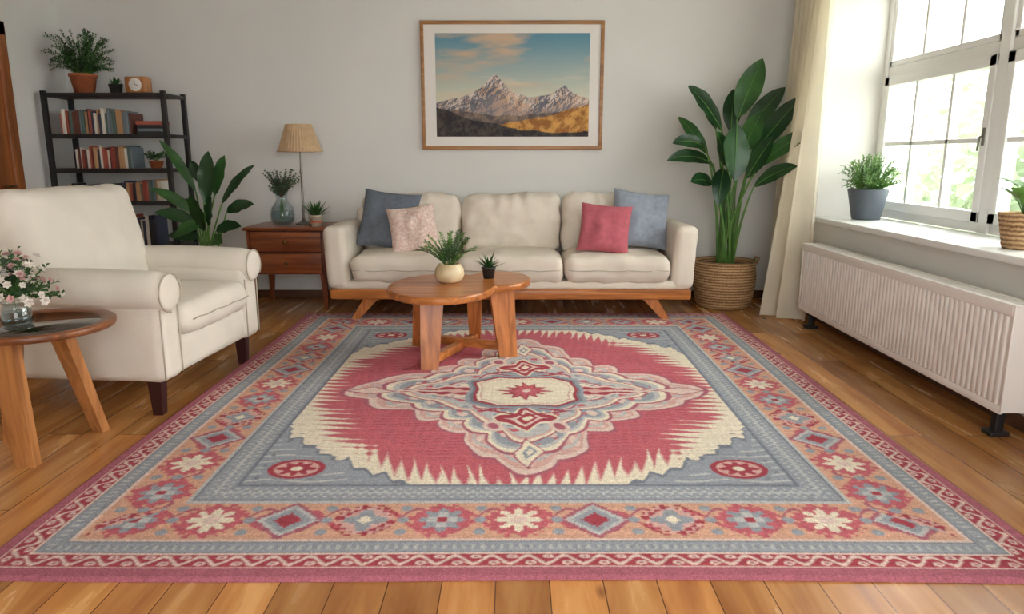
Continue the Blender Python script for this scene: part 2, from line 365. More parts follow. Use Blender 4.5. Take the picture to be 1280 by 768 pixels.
# ---------------------------------------------------------------- rug
def tri(x): return np.abs(((x)%1.0)*2-1)
def hsh(i,s=0): return np.modf(np.abs(np.sin(i*12.9898+s*78.233)*43758.5453))[0]
HW,HL=1.625,1.82
nx,ny=680,760
xs=np.linspace(-HW,HW,nx); ys=np.linspace(-HL,HL,ny); X,Y=np.meshgrid(xs,ys)
C={k:np.array(lin(v)) for k,v in dict(red=(196,104,114),dred=(166,70,82),cream=(232,221,200),grey=(154,159,168),lgrey=(190,190,190),dgrey=(126,131,142),peach=(214,166,142),pink=(212,170,162),mauve=(172,102,116),lp=(224,200,190)).items()}
col=np.zeros((ny,nx,3)); col[:]=C['cream']
def put(mask,c): col[mask]=C[c]
rng=np.random.RandomState(3)
ax_,ay_=np.abs(X),np.abs(Y)
wx=.006*np.sin(Y*31+1)+.005*np.sin(X*23+Y*17); wy=.006*np.sin(X*29+2)+.005*np.sin(Y*21-X*15)
# red field with flame-like teeth
th=np.arctan2(Y/1.2,X/1.0)
rr=((np.abs(X+wx)/1.07)**1.9+(np.abs(Y+wy)/1.29)**1.9)**(1/1.9)
s1=np.abs(np.sin(th))
u1=Y/.060+X*1.5; i1=np.floor(u1); tA=(.05+.15*hsh(i1,1))*tri(u1+.5*0)**1.0
u2=X/.052-np.sign(X)*Y*3.0; i2=np.floor(u2); tB=(.05+.13*hsh(i2,2))*tri(u2)
wB=np.clip((s1-.70)/.12,0,1)
tooth=tA*(1-wB)*1.0+tB*wB+.035*tri(th*12/(2*np.pi)+.25)
put(rr<1.015-tooth,'pink'); put(rr<.995-tooth,'red')
put((rr<.86-tooth*.5)&(np.sin(Y*260+np.sin(X*5)*2)>.93),'mauve')
put((rr<.86-tooth*.5)&(np.sin(Y*190+np.sin(X*7)*3)>.97),'dred')
put((rr>1.03)&(np.sin(Y*120+np.sin(X*9)*1.5)>.975),'lp')
# grey corner ranges with jagged spikes
def corner(off):
    hc=np.clip((ax_-.40-off)/.63,0,1)**1.25*.47
    u=ax_/.085; spike=(.03+.10*hsh(np.floor(u+.5),5))*(1-tri(u+.5))*np.clip((ax_-.42-off)/.1,0,1)
    u=ay_/.06; side=(.02+.10*hsh(np.floor(u),6))*tri(u)
    return ay_>1.24-hc-spike-off*-.6*0+off-side*np.clip((ax_-.6)/.2,0,1)*.6
put(corner(-.015),'dgrey'); put(corner(.0),'grey')
cc=corner(.05); put(cc&(np.sin(Y*110+np.sin(X*22)*1.2)>.72),'lgrey'); put(corner(.09)&(np.sin(X*62)*np.sin(Y*58)>.78),'dgrey')
for (rx,ry) in ((.86,1.08),):
    q=np.sqrt(((ax_-rx)/.105)**2+((ay_-ry)/.085)**2); ph=np.arctan2(ay_-ry,ax_-rx)
    put(q<1.25,'grey'); put(q<1.05,'dred'); put(q<.82,'pink'); put(q<.62+.15*np.cos(ph*8),'dred'); put(q<.22,'cream')
# medallion
lx=X-.04+wx; ly=Y+.12+wy; nxm=lx/.92; nym=ly/np.where(ly>0,1.08,1.0)
t2=np.arctan2(nym,nxm); r2=np.sqrt(nxm**2+nym**2)
def lay(base,tip,sc,k,ph=0,p=4): return r2/(base+tip*np.abs(np.cos(2*t2))**p+sc*np.abs(np.cos(k*t2+ph)))
mA=lay(.60,.33,.08,10); mB=lay(.52,.25,.06,10,1.57); mC=lay(.40,.22,.06,6,0); mD=lay(.30,.12,.05,6,1.57)
put(mA<1.03,'mauve'); put(mA<1.0,'lp'); put(mA<.955,'pink'); put((mA<.93)&(np.cos(40*t2)>.5),'lp')
put((mA<.90)&(mA>.872),'lgrey')
put(mB<1.03,'mauve'); put(mB<.995,'cream'); put(mB<.95,'lgrey'); put(mB<.91,'grey')
put((mB<.9)&(mC>1.04)&(np.cos(20*t2)*np.cos(r2*46)>.25),'lp')
put((mB<.9)&(mC>1.04)&(np.cos(20*t2+1.57)*np.cos(r2*46+1)>.74),'red')
put(mC<1.04,'mauve'); put(mC<1.01,'cream'); put(mC<.965,'pink'); put((mC<.93),'lgrey'); put((mC<.91)&(np.cos(24*t2)*np.sin(r2*60)>.45),'grey'); put((mC<.9)&(np.cos(12*t2+1.57)*np.sin(r2*36+.5)>.72),'red')
put(mD<1.04,'mauve'); put(mD<.99,'lp'); put(mD<.94,'grey'); put((mD<.92)&(np.cos(24*t2)>.3)&(mD>.8),'cream')
arm=(np.abs(ly)<.060*np.clip(1-np.abs(np.abs(lx)-.36)/.36,0,1)+.010*np.cos(lx*60))&(np.abs(lx)>.2)&(np.abs(lx)<.70)
arm2=(np.abs(ly)<.085*np.clip(1-np.abs(np.abs(lx)-.36)/.40,0,1)+.010*np.cos(lx*60))&(np.abs(lx)>.2)&(np.abs(lx)<.74)
put(arm2,'lp'); put(arm,'dred'); put((np.abs(ly)<.012)&(np.abs(lx)>.26)&(np.abs(lx)<.66),'lp')
for sg in (-1,1):
    q=np.abs(np.abs(lx)-.36)/.06+np.abs(ly)/.035; put((q<1)&(np.sign(lx)==sg),'pink')
for sg,cy_ in ((1,.42),(-1,-.40)):
    q=np.abs(lx)/.15+np.abs(ly-cy_)/.15-.12*np.cos(lx*50); put(q<1.1,'cream'); put(q<.95,'dred'); put(q<.64,'lp'); put(q<.42,'dred'); put(q<.15,'cream')
    q=np.abs(lx)/.22+np.abs(ly-sg*.30)/.075; put((q<1)&(q>.75),'dred')
    for s3 in (-1,1):
        q=np.sqrt(((lx-s3*.15)/.05)**2+((ly-cy_*1.25)/.07)**2); put(q<1,'lp'); put(q<.55,'mauve')
    q=np.abs(lx)/.06+np.abs(ly-sg*.80)/.15; put(q<1.1,'mauve'); put(q<.95,'cream'); put(q<.5,'grey'); put(q<.25,'cream')
for sg in (-1,1):
    q=np.abs(lx-sg*.80)/.13+np.abs(ly)/.055; put(q<1.1,'mauve'); put(q<.9,'lp')
hexm=np.maximum(np.abs(lx)/.25,(np.abs(lx)/.25*.55+np.abs(ly)/.25*.78))
hexm=np.maximum(hexm,np.abs(ly)/.22)
put(hexm<1.20,'grey'); put(hexm<1.12,'dgrey'); put(hexm<1.06,'dred'); put(hexm<.99,'cream'); put((hexm<.92)&(hexm>.89),'pink')
t3=np.arctan2(ly,lx*.95); r3=np.sqrt((lx*.95)**2+ly**2)
star=.075+.075*tri(t3*12/(2*np.pi))**1.5*(.75+.25*np.cos(4*t3))
put(r3<star,'dred'); put(r3<star-.022,'red'); put(r3<.022,'lp')
# borders
d=np.minimum(HW-ax_,HL-ay_); horiz=(HL-ay_)<(HW-ax_); s_=np.where(horiz,X,Y)
def band(a,b): return (d>=a)&(d<b)
put(band(.47,.60),'grey'); put(band(.588,.60),'dgrey'); put(band(.47,.482),'dgrey')
put(band(.495,.575)&(np.sin(s_*2*np.pi/.035)*np.sin((d-.495)*2*np.pi/.04)>.35),'lgrey')
put(band(.53,.54),'lgrey')
put(band(.20,.47),'peach'); put(band(.20,.212),'lp'); put(band(.455,.47),'lgrey')
P=.257; k_=np.round(s_/P); fx=s_-k_*P; fy=d-.335; km=(k_.astype(int))%4
vine=np.abs(fy-.055*np.sin(s_*2*np.pi/(P)))<.014+.005*np.sin(s_*90)
put(band(.215,.452)&vine,'red')
vine=np.abs(fy+.075*np.sin(s_*2*np.pi/(P)+.5))<.008
put(band(.215,.452)&vine,'mauve')
fxs=np.round(fx/.011)*.011; fys=np.round(fy/.011)*.011
ph=np.arctan2(fys,fxs); fr=np.sqrt(fxs**2+fys**2)
b_=band(.212,.458)
o8=np.maximum(np.maximum(np.abs(fxs),np.abs(fys)),(np.abs(fxs)+np.abs(fys))*.74)
o8=o8+.010*np.sign(np.sin(fxs*140)*np.sin(fys*140))
a0=b_&(km==0); put(a0&(o8<.105),'red'); put(a0&(fr<.066+.022*np.cos(8*ph)),'cream'); put(a0&(fr<.03),'lp')
a2=b_&(km==2); put(a2&(o8<.098),'dred'); put(a2&(o8<.082),'pink'); put(a2&(fr<.056+.020*np.cos(4*ph)),'grey'); put(a2&(fr<.024),'cream')
a1=b_&(km==1); put(a1&(np.abs(fxs)+np.abs(fys)<.122),'mauve'); put(a1&(np.abs(fxs)+np.abs(fys)<.104),'lgrey'); put(a1&(np.abs(fxs)+np.abs(fys)<.078),'grey'); put(a1&(np.abs(fxs)+np.abs(fys)<.05),'dred')
a3=b_&(km==3); put(a3&(o8<.10),'red'); put(a3&(fr<.068+.016*np.cos(8*ph)),'grey'); put(a3&(fr<.04+.012*np.cos(4*ph)),'lgrey'); put(a3&(fr<.018),'dred')
g2=s_-(np.floor(s_/P)+.5)*P
for oy in (-.08,0,.08):
    q=np.sqrt(g2**2+(fy-oy)**2); put(b_&(q<.020),'grey')
put(band(.13,.20),'grey'); put(band(.13,.137),'dgrey'); put(band(.193,.2),'dgrey')
put(band(.145,.186)&(np.sin(s_*2*np.pi/.03)>.4)&(np.abs(d-.165)<.012),'lgrey')
put(band(.05,.13),'dred')
z1_=np.abs((d-.09)-.022*np.sin(s_*2*np.pi/.11))
put(band(.058,.122)&(z1_<.008),'lp')
for o_ in (.02,.075):
    q1=(((s_+o_)/.11)%1-.5)*.11; sgn=1 if o_>.05 else -1
    q=np.sqrt((q1/.017)**2+((d-.09-sgn*.017)/.011)**2); put(band(.058,.122)&(q<1),'lp')
    put(band(.058,.122)&(q<.45),'mauve')
put(band(.05,.056),'lp'); put(band(.124,.13),'lp')
put(band(-1,.05),'mauve')
row=1+.05*rng.randn(ny,1); colr=1+.025*rng.randn(1,nx); pt=1+.09*rng.randn(ny,nx)
big=np.zeros((ny,nx))
for i in range(6):
    kx,ky,p=rng.uniform(-4,4),rng.uniform(-6,6),rng.uniform(0,6); big+=np.sin(X*kx+Y*ky+p)
col=col*(row*colr*pt*(1+.02*big))[:,:,None]
col=(col*3+np.roll(col,1,0)+np.roll(col,1,1))/5
col=np.clip(col,0,1)
Z=.013+.0008*np.sin(X*3+Y*2)+.0016*rng.rand(ny,nx)
edge=np.minimum(d/.012,1); Z=Z*np.sqrt(np.clip(edge,0,1))+.001
Xw=X+.006*np.sin(Y*2.3)*(ax_/HW); Yw=Y+.008*np.sin(X*2.1+.6)*(ay_/HL)
co=np.stack([Xw,Yw,Z],-1).reshape(-1,3)
I=np.arange(ny*nx).reshape(ny,nx)
quads=np.stack([I[:-1,:-1],I[:-1,1:],I[1:,1:],I[1:,:-1]],-1).reshape(-1,4)
def gridmesh(name,co,quads,cols,mat,loc):
    me=bpy.data.meshes.new(name); me.vertices.add(len(co)); me.vertices.foreach_set('co',co.astype(np.float32).ravel())
    me.loops.add(quads.size); me.loops.foreach_set('vertex_index',quads.astype(np.int32).ravel())
    me.polygons.add(len(quads)); me.polygons.foreach_set('loop_start',np.arange(0,quads.size,4,dtype=np.int32))
    me.update(calc_edges=True); me.validate()
    me.polygons.foreach_set('use_smooth',np.ones(len(me.polygons),dtype=bool))
    ca=me.color_attributes.new('Col','FLOAT_COLOR','POINT')
    ca.data.foreach_set('color',np.concatenate([cols.reshape(-1,3),np.ones((len(co),1))],1).astype(np.float32).ravel())
    me.materials.append(mat); o=bpy.data.objects.new(name,me); o.location=loc; scene.collection.objects.link(o); return o
gridmesh('area_rug',co,quads,col,M['rug'],(.012,3.695,0.0))
RZ=.014
# ---------------------------------------------------------------- framed picture
E=bpy.data.objects.new('framed_mountain_picture',None); scene.collection.objects.link(E); E.location=(0,0,0)
x0,x1,z0,z1=-.775,.725,1.27,2.29
mb=MB(); f=.028; y0,y1=YB-.035,YB-.002
bx(mb,(x0,y0,z0),(x1,y1,z0+f),.004,M['framew']); bx(mb,(x0,y0,z1-f),(x1,y1,z1),.004,M['framew'])
bx(mb,(x0,y0,z0+f-.002),(x0+f,y1,z1-f+.002),.004,M['framew']); bx(mb,(x1-f,y0,z0+f-.002),(x1,y1,z1-f+.002),.004,M['framew'])
box(mb,(x0+.01,YB-.018,z0+.01),(x1-.01,YB-.004,z1-.01),M['paper']); mb.done('frame_and_mat',E)
aw,ah=420,280
ux=np.linspace(0,1,aw); vz=np.linspace(0,1,ah); U,V=np.meshgrid(ux,vz)
v=1-V
def nf(fx_,fy_,seed,octv=6,sh=0.):
    out=np.empty((ah,aw))
    for j in range(ah):
        vj=v[j,0]
        for i in range(aw):
            out[j,i]=noise.fractal(Vector((ux[i]*fx_+sh*vj,vj*fy_,seed)),.9,2.1,octv)
    return out
def n1(f,seed,octv=6): return np.array([noise.fractal(Vector((u*f,seed,3.3)),.8,2.1,octv) for u in ux])
def L(c): return np.array(lin(c))
def mixc(a,b,w): return a*(1-w[...,None])+b*w[...,None]
sky=mixc(L((96,144,164))+0*U[...,None],L((208,210,190)),(v/.62).clip(0,1)**1.3)
nA=nf(2.2,7,1.5,5,1.5)
cl=np.clip(nA*1.6+.50-.6*U,0,1)*np.clip(1.25-v*1.7,0,1)
art=mixc(sky,L((212,180,148)),np.clip(cl,0,1)*.9)
nB=nf(3,14,7.7,4,.5)
art=mixc(art,L((226,206,178)),np.clip(nB*1.5,0,1)*np.clip(1-np.abs(v-.48)*5,0,1)*.6)
pk=[(0,.66),(.08,.63),(.16,.62),(.24,.57),(.30,.51),(.35,.43),(.385,.385),(.42,.44),(.47,.52),(.53,.57),(.60,.61),(.68,.60),(.76,.57),(.81,.53),(.84,.505),(.88,.55),(.94,.60),(1,.63)]
r1=(np.interp(ux,[p[0] for p in pk],[p[1] for p in pk])+.016*n1(11,2.1))[None,:]
hmap=1-np.abs(nf(6,5,4.2,6,1.5)); hm2=nf(16,12,9.1,5,-2)
hh_=hmap*1.0+hm2*.2
gx=np.gradient(hh_,axis=1)*aw/14; gy=np.gradient(hh_,axis=0)*ah/14
hs=np.clip(.42+gx*1.3-gy*.5,0,1)
pkx=np.where(U<.62,.385,.84); hs=np.clip(hs+.30*np.tanh((U-pkx)*14)-.03,0,1)
dpt=v-r1
rock_l=L((206,166,134)); rock_s=L((96,98,110)); 
mt=mixc(rock_s+0*U[...,None],rock_l,hs)
snow=np.clip((hm2*1.0+.30+.9*(.12-dpt)/.16*.5),0,1)*np.clip(hs*1.6,0.14,1)*np.clip(1.2-dpt*4,0,1)
mt=mixc(mt,L((230,222,214)),snow*.75)
mt=mixc(mt,L((150,144,146)),np.clip((dpt-.10)*4,0,.5))
art=np.where((v>r1)[...,None],mt,art)
def hill(pts,c1,c2,nseed,amp=.012):
    global art
    r=(np.interp(ux,[p[0] for p in pts],[p[1] for p in pts])+amp*n1(9,nseed))[None,:]
    tx=np.clip(hm2*1.1+.5+(hs-.5)*.6,0,1)
    art=np.where((v>r)[...,None],mixc(L(c1)+0*U[...,None],L(c2),tx),art)
hill([(0,.74),(.2,.75),(.4,.80),(.6,.78),(.8,.76),(1,.74)],(92,84,84),(146,126,110),5.5)
hill([(0,1.1),(.3,.99),(.45,.87),(.62,.83),(.8,.77),(.9,.72),(1,.68)],(150,100,52),(214,160,88),6.6)
hill([(0,.71),(.12,.77),(.25,.84),(.38,.87),(.55,.93),(.75,.965),(1,.95)],(46,44,48),(84,76,70),8.8)
ax0,ax1,az0,az1=-.655,.61,1.375,2.195
co=np.stack([ax0+U*(ax1-ax0),np.full_like(U,YB-.0195),az0+V*(az1-az0)],-1).reshape(-1,3)
I=np.arange(ah*aw).reshape(ah,aw); q=np.stack([I[:-1,:-1],I[:-1,1:],I[1:,1:],I[1:,:-1]],-1).reshape(-1,4)
o=gridmesh('mountain_print',co,q,np.clip(art,0,1),M['art'],(0,0,0)); o.parent=E

# ---------------------------------------------------------------- sofa
E=bpy.data.objects.new('sofa',None); scene.collection.objects.link(E)
F=M['cream']; sx0,sx1=-1.40,1.33; fy,byk=5.28,6.12; cxs=(sx0+sx1)/2
mb=MB()
bx(mb,(sx0+.02,fy-.015,.165),(sx1-.02,fy+.05,.24),.012,M['woodo']); bx(mb,(sx0+.05,byk-.1,.175),(sx1-.05,byk-.05,.235),.01,M['woodo'])
bx(mb,(sx0+.02,fy+.04,.175),(sx0+.08,byk-.08,.235),.01,M['woodo']); bx(mb,(sx1-.08,fy+.04,.175),(sx1-.02,byk-.08,.235),.01,M['woodo'])
for sg,xt,xb_ in ((-1,sx0+.33,sx0+.2),(1,sx1-.33,sx1-.2)):
    prism(mb,(xb_,fy+.03,RZ+.001),(xt,fy+.04,.18),.06,.045,.115,.05,M['woodz'])
    prism(mb,(xb_,byk-.06,0),(xt,byk-.07,.19),.05,.04,.10,.045,M['woodz'])
mb.done('wooden_base',E)
mb=MB(); bx(mb,(sx0+.05,fy+.01,.235),(sx1-.05,byk-.02,.30),.02,F); bx(mb,(sx0+.08,byk-.14,.26),(sx1-.08,byk-.01,.80),.05,F,nm=8,wr=.004,wf=5)
def armfn(sg):
    def fn(P,h):
        t=(P.z+h[2])/(2*h[2]); P.x+=sg*.03*t; 
        P.y-= -.02*t*(1 if P.y<0 else 0)
        return P
    return fn
for sg,xa_,xb_ in ((-1,sx0,sx0+.17),(1,sx1-.17,sx1)):
    bx(mb,(xa_,fy-.005,.235),(xb_,byk-.02,.705),.055,F,nm=10,wr=.006,wf=5,fn=armfn(sg),rs=4)
mb.done('upholstered_frame',E)
mb=MB(); sw=(sx1-sx0-.34)/3
for i in range(3):
    a=sx0+.17+i*sw
    bx(mb,(a+.004,fy-.03,.29),(a+sw-.004,byk-.16,.485),.07,F,nm=18,puff=.03,wr=.016,wf=7,rs=4,seed=i*7)
    tube(mb,[(a+.03+(sw-.06)*k/10,fy-.036+.004*math.sin(k*1.7),.385+.004*math.sin(k*2+i)) for k in range(11)],.004,M['seam'],6)
mb.done('seat_cushions',E)
mb=MB()
def backfn(P,h):
    ty=(P.y+h[1])/(2*h[1])
    P.z+=.012*math.sin(P.x*42+math.sin(P.x*11)*2)*max(0,ty-.5)*2
    P.y+=.012*math.cos(P.x/h[0]*2.2)*max(0,ty-.5)+.005*math.sin(P.x*60)*max(0,ty-.8)*4
    return P
for i in range(3):
    a=sx0+.17+i*sw; c=a+sw/2
    mt_=T(c,5.84,.68)@R(78,'X')
    rbox(mb,(0,0,0),(sw/2-.006,.240,.09),.075,F,mt_,nm=26,puff=.055,wr=.020,wf=7,rs=4,fn=backfn,seed=i*11+3)
mb.done('back_cushions',E)
def pillow(name,c,size,thick,mat,tilt=70,yaw=0,roll=0):
    mb=MB(); n=26; h=size/2; vs=[];fs=[]
    for side in (1,-1):
        o=len(vs)
        for i in range(n+1):
            for j in range(n+1):
                u=-1+2*i/n; v_=-1+2*j/n
                x=u*h*(1-.07*(1-v_*v_)); y=v_*h*(1-.07*(1-u*u))
                z=thick/2*(max(0,(1-u*u)*(1-v_*v_)))**.42
                z+= .024*noise.noise(Vector((x*9,y*9,side*3+c[0]*5)))*(1-u*u)*(1-v_*v_)*2
                vs.append((x,y,side*z))
        for i in range(n):
            for j in range(n):
                q=(o+i*(n+1)+j,o+(i+1)*(n+1)+j,o+(i+1)*(n+1)+j+1,o+i*(n+1)+j+1); fs.append(q if side>0 else q[::-1])
    mb.add(vs,fs,mat,T(*c)@R(yaw,'Z')@R(tilt,'X')@R(roll,'Z')); return mb.done(name)
pillow('throw_pillow',(-1.00,5.70,.72),.47,.17,M['blue'],70,-8,-6)
pillow('throw_pillow',(-.78,5.52,.67),.37,.15,M['blush'],66,6,8)
pillow('throw_pillow',(.68,5.48,.675),.39,.15,M['rose'],66,-6,-5)
pillow('throw_pillow',(.98,5.66,.73),.46,.16,M['blue2'],68,10,-8)

# ---------------------------------------------------------------- coffee table
E=bpy.data.objects.new('coffee_table',None); scene.collection.objects.link(E)
mb=MB(); pts=[]; n=200
def inside(x,y):
    a=1/(((x+.435)/.315)**2+((y-4.20)/.42)**2+1e-6); b2=1/(((x+.105)/.20)**2+((y-4.45)/.27)**2+1e-6)
    return a**9+b2**9
for k in range(n):
    a=2*math.pi*k/n; cx,cy=-.25,4.38; r=.02
    while inside(cx+r*math.cos(a),cy+r*math.sin(a))>1.0: r+=.002
    pts.append((cx+r*math.cos(a),cy+r*math.sin(a)))
zt=.465; th_=.042
rings=[]; 
for (ins,z) in ((.012,zt-th_),(.003,zt-th_+.006),(0,zt-th_+.016),(0,zt-.014),(.003,zt-.005),(.012,zt)):
    ring=[]
    for (x,y) in pts:
        dx,dy=x-cx,y-cy; l=math.hypot(dx,dy); ring.append((x-dx/l*ins,y-dy/l*ins,z))
    rings.append(ring)
vs=[p for r_ in rings for p in r_]; fs=[]
for k in range(len(rings)-1):
    for i in range(n): j=(i+1)%n; fs.append((k*n+i,k*n+j,(k+1)*n+j,(k+1)*n+i))
mb.add(vs,fs,M['woodo'])
for rg,fl in ((rings[-1],False),(rings[0],True)):
    z=rg[0][2]; mb.add(rg+[(cx,cy,z)],[((i,(i+1)%n,n) if not fl else ((i+1)%n,i,n)) for i in range(n)],M['woodo'],None,False)
mb.done('table_top',E)
mb=MB(); zb=zt-th_
prism(mb,(-.49,3.97,RZ),(-.475,4.03,zb+.005),.10,.05,.135,.055,M['woodz'],(1,.15,0))
prism(mb,(-.045,4.24,RZ),(-.085,4.30,zb+.005),.11,.05,.15,.055,M['woodz'],(1,.25,0))
prism(mb,(-.62,4.50,RZ),(-.58,4.42,zb+.005),.07,.05,.10,.05,M['woodz'],(1,-.3,0))
prism(mb,(-.26,4.56,RZ),(-.26,4.50,zb+.005),.07,.05,.10,.05,M['woodz'],(1,0,0))
def beam(a,b,w,h):
    a=Vector(a);b=Vector(b);dd=(b-a); ang=math.degrees(math.atan2(dd.y,dd.x)); c=(a+b)/2
    rbox(mb,(0,0,0),(dd.length/2,w/2,h/2),.005,M['woodo'],T(*c)@R(ang,'Z'))
beam((-.49,3.98,RZ+.045),(-.26,4.54,RZ+.045),.05,.05)
beam((-.06,4.24,RZ+.065),(-.61,4.47,RZ+.065),.05,.05)
mb.done('legs_and_stretchers',E)
mb=MB(); c=(-.395,4.28,zt)
lathe(mb,[(0,0),(.05,0),(.078,.018),(.09,.05),(.085,.085),(.068,.108),(.066,.115),(.06,.115),(.06,.1)],M['creampot'],c,40)
lathe(mb,[(0,.1),(.06,.1)],M['soil'],c)
for k in range(34):
    a=random.uniform(0,6.28); l=random.uniform(.06,.2); hgt=random.uniform(.08,.20)
    b0=Vector(c)+Vector((0,0,.1)); tip=b0+Vector((math.cos(a)*l,math.sin(a)*l,hgt))
    sprig(mb,b0+Vector((math.cos(a)*.02,math.sin(a)*.02,0)),tip,M['leafm'] if k%2 else M['leafl'],M['stem'],14,.026,.007,.25,start=.1)
mb.done('potted_fern')
def succulent(mb,c,n,ln,w,mat):
    for k in range(n):
        a=k*2.4; e=.35+.9*(k/n); l=ln*(.7+.4*random.random())
        leaf(mb,c,Vector(c)+Vector((math.cos(a)*math.cos(e),math.sin(a)*math.cos(e),math.sin(e)))*l,w,mat,-.08,n=6,fold=.4,peak=.35)
mb=MB(); c=(-.165,4.44,zt); pot(mb,c,.042,.032,.07,M['darkpot'],.003); succulent(mb,(c[0],c[1],c[2]+.06),18,.11,.02,M['leafm']); mb.done('potted_succulent')

# ---------------------------------------------------------------- nightstand
mb=MB(); cx0,cx1,cy0,cy1=-2.12,-1.50,5.66,6.16
bx(mb,(cx0-.02,cy0-.02,.64),(cx1+.02,cy1,.665),.006,M['chest'])
bx(mb,(cx0,cy0,.29),(cx1,cy1-.01,.64),.006,M['chestz'])
for z0_,z1_ in ((.305,.46),(.475,.63)):
    box(mb,(cx0+.024,cy0-.002,z0_-.006),(cx1-.024,cy0+.01,z1_+.006),M['dark'])
    bx(mb,(cx0+.03,cy0-.014,z0_),(cx1-.03,cy0+.01,z1_),.006,M['chest'])
    zc=(z0_+z1_)/2
    lathe(mb,[(0,-.02),(.012,-.018),(.016,-.008),(.010,0),(.006,.012)],M['knob'],(0,0,0),16,T((cx0+cx1)/2,cy0-.024,zc)@R(-90,'X'))
for x,sx in ((cx0+.03,1),(cx1-.03,-1)):
    for y in (cy0+.03,cy1-.04): prism(mb,(x-sx*.012,y,0),(x,y,.3),.028,.028,.05,.05,M['chestz'])
mb.done('nightstand')
ZT=.665
mb=MB(); c=(-1.735,5.93,ZT)
lathe(mb,[(0,0),(.065,0),(.066,.008),(.05,.018),(.02,.026),(.011,.05),(.008,.1),(.014,.13),(.009,.16),(.008,.40),(.014,.42),(.008,.45),(.004,.62),(.004,.80)],M['metal'],c,24)
lathe(mb,[(.175,.585),(.168,.60),(.102,.795),(.10,.80)],M['shade'],c,240,pleat=.018,np_=40)
lathe(mb,[(.176,.582),(.178,.582),(.178,.596),(.175,.596)],M['shade'],c,60)
lathe(mb,[(.004,.795),(.10,.795)],M['metal'],c,3)
mb.done('table_lamp')
mb=MB(); c=(-1.885,5.86,ZT)
lathe(mb,[(0,.004),(.06,.004),(.088,.03),(.095,.08),(.085,.14),(.05,.19),(.042,.22),(.052,.265)],M['glass'],c,32)
lathe(mb,[(0,.01),(.055,.012),(.08,.035),(.088,.08),(.08,.115),(0,.115)],M['glass'],c,32)
for k in range(44):
    a=random.uniform(0,6.28); l=random.uniform(.02,.17)
    b0=Vector(c)+Vector((random.uniform(-.03,.03),random.uniform(-.03,.03),.05)); tip=Vector(c)+Vector((math.cos(a)*l,math.sin(a)*l*.6,random.uniform(.28,.44)))
    sprig(mb,Vector(c)+Vector((0,0,.22)),tip,M['leafg'],M['stemb'],8,.03,.015,.1,start=.1)
    if k<10: tube(mb,[b0,Vector(c)+Vector((0,0,.23))],.0025,M['stem'],4)
mb.done('vase_with_greenery')
mb=MB(); c=(-1.59,5.76,ZT); pot(mb,c,.052,.04,.09,M['whitepot'],.003); 
for k in range(5): lathe(mb,[(.0535,.03+.003*k),(.0535,.033+.003*k)],M['terra'],c)
succulent(mb,(c[0],c[1],c[2]+.075),26,.15,.026,M['leafm']); mb.done('potted_succulent')

# ---------------------------------------------------------------- armchair
E=bpy.data.objects.new('armchair',None); scene.collection.objects.link(E)
G=M['cream2']; A=T(-1.572,3.695,0)@R(-5,'Z')@Matrix.Diagonal((1.03,1.02,1.0,1))
mb=MB()
bx(mb,(-.93,-.47,.17),(-.02,.47,.37),.04,G,A,nm=6)
for sg in (-1,1):
    lo=(-.90,.33,.17) if sg>0 else (-.90,-.50,.17); hi=(0.0,.50,.60) if sg>0 else (0.0,-.33,.60)
    bx(mb,lo,hi,.045,G,A,nm=8,wr=.004,rs=3)
    rp=[];rd=[]
    for k in range(13):
        t=k/12; x=-.88+.895*t; rp.append((x,sg*(.425+.012*math.sin(t*3)),.590+.012*math.sin(t*3.1)))
        rd.append(.098 if 0<k<12 else .085)
    rp=[(-.885,rp[0][1],rp[0][2])]+rp+[(.022,rp[-1][1],rp[-1][2]),(.025,rp[-1][1],rp[-1][2])]; rd=[.05]+rd+[.07,.02]
    tube(mb,rp,rd,G,28,A)
    ring=[(.018,rp[-3][1]+.090*math.cos(q*math.pi/12-.6),rp[-3][2]+.090*math.sin(q*math.pi/12-.6)) for q in range(0,21)]
    tube(mb,ring,.004,M['seam'],6,A)
    for yy in (.345,.49): tube(mb,[(-.004,sg*yy,.19),(-.002,sg*yy,.52)],.0035,M['seam'],6,A)
bx(mb,(-.98,-.46,.17),(-.80,.46,.80),.06,G,A@T(0,0,0),nm=8)
mb.done('upholstered_frame',E)
mb=MB()
def bk(P,h):
    t=(P.y+h[1])/(2*h[1]); P.x*=1+.08*t; 
    return P
AB=A@T(-.715,0,.70)@R(90,'Z')@R(76,'X')
rbox(mb,(0,0,0),(.42,.355,.12),.085,G,AB,nm=22,puff=.05,wr=.014,wf=5,rs=5,fn=bk)
mb.done('back_cushion',E)
mb=MB(); bx(mb,(-.66,-.325,.355),(.035,.325,.515),.06,G,A,nm=16,puff=.03,wr=.011,wf=6,rs=4)
tube(mb,[(.040,-.29+.58*k/10,.435+.003*math.sin(k*2)) for k in range(11)],.0035,M['seam'],6,A)
mb.done('seat_cushion',E)
mb=MB()
for x in (-.085,-.86):
    for y in (-.43,.43):
        p=A@Vector((x,y,0)); q=A@Vector((x-.0,y,.18)); prism(mb,p,q,.045,.045,.065,.065,M['dark'])
mb.done('legs',E)

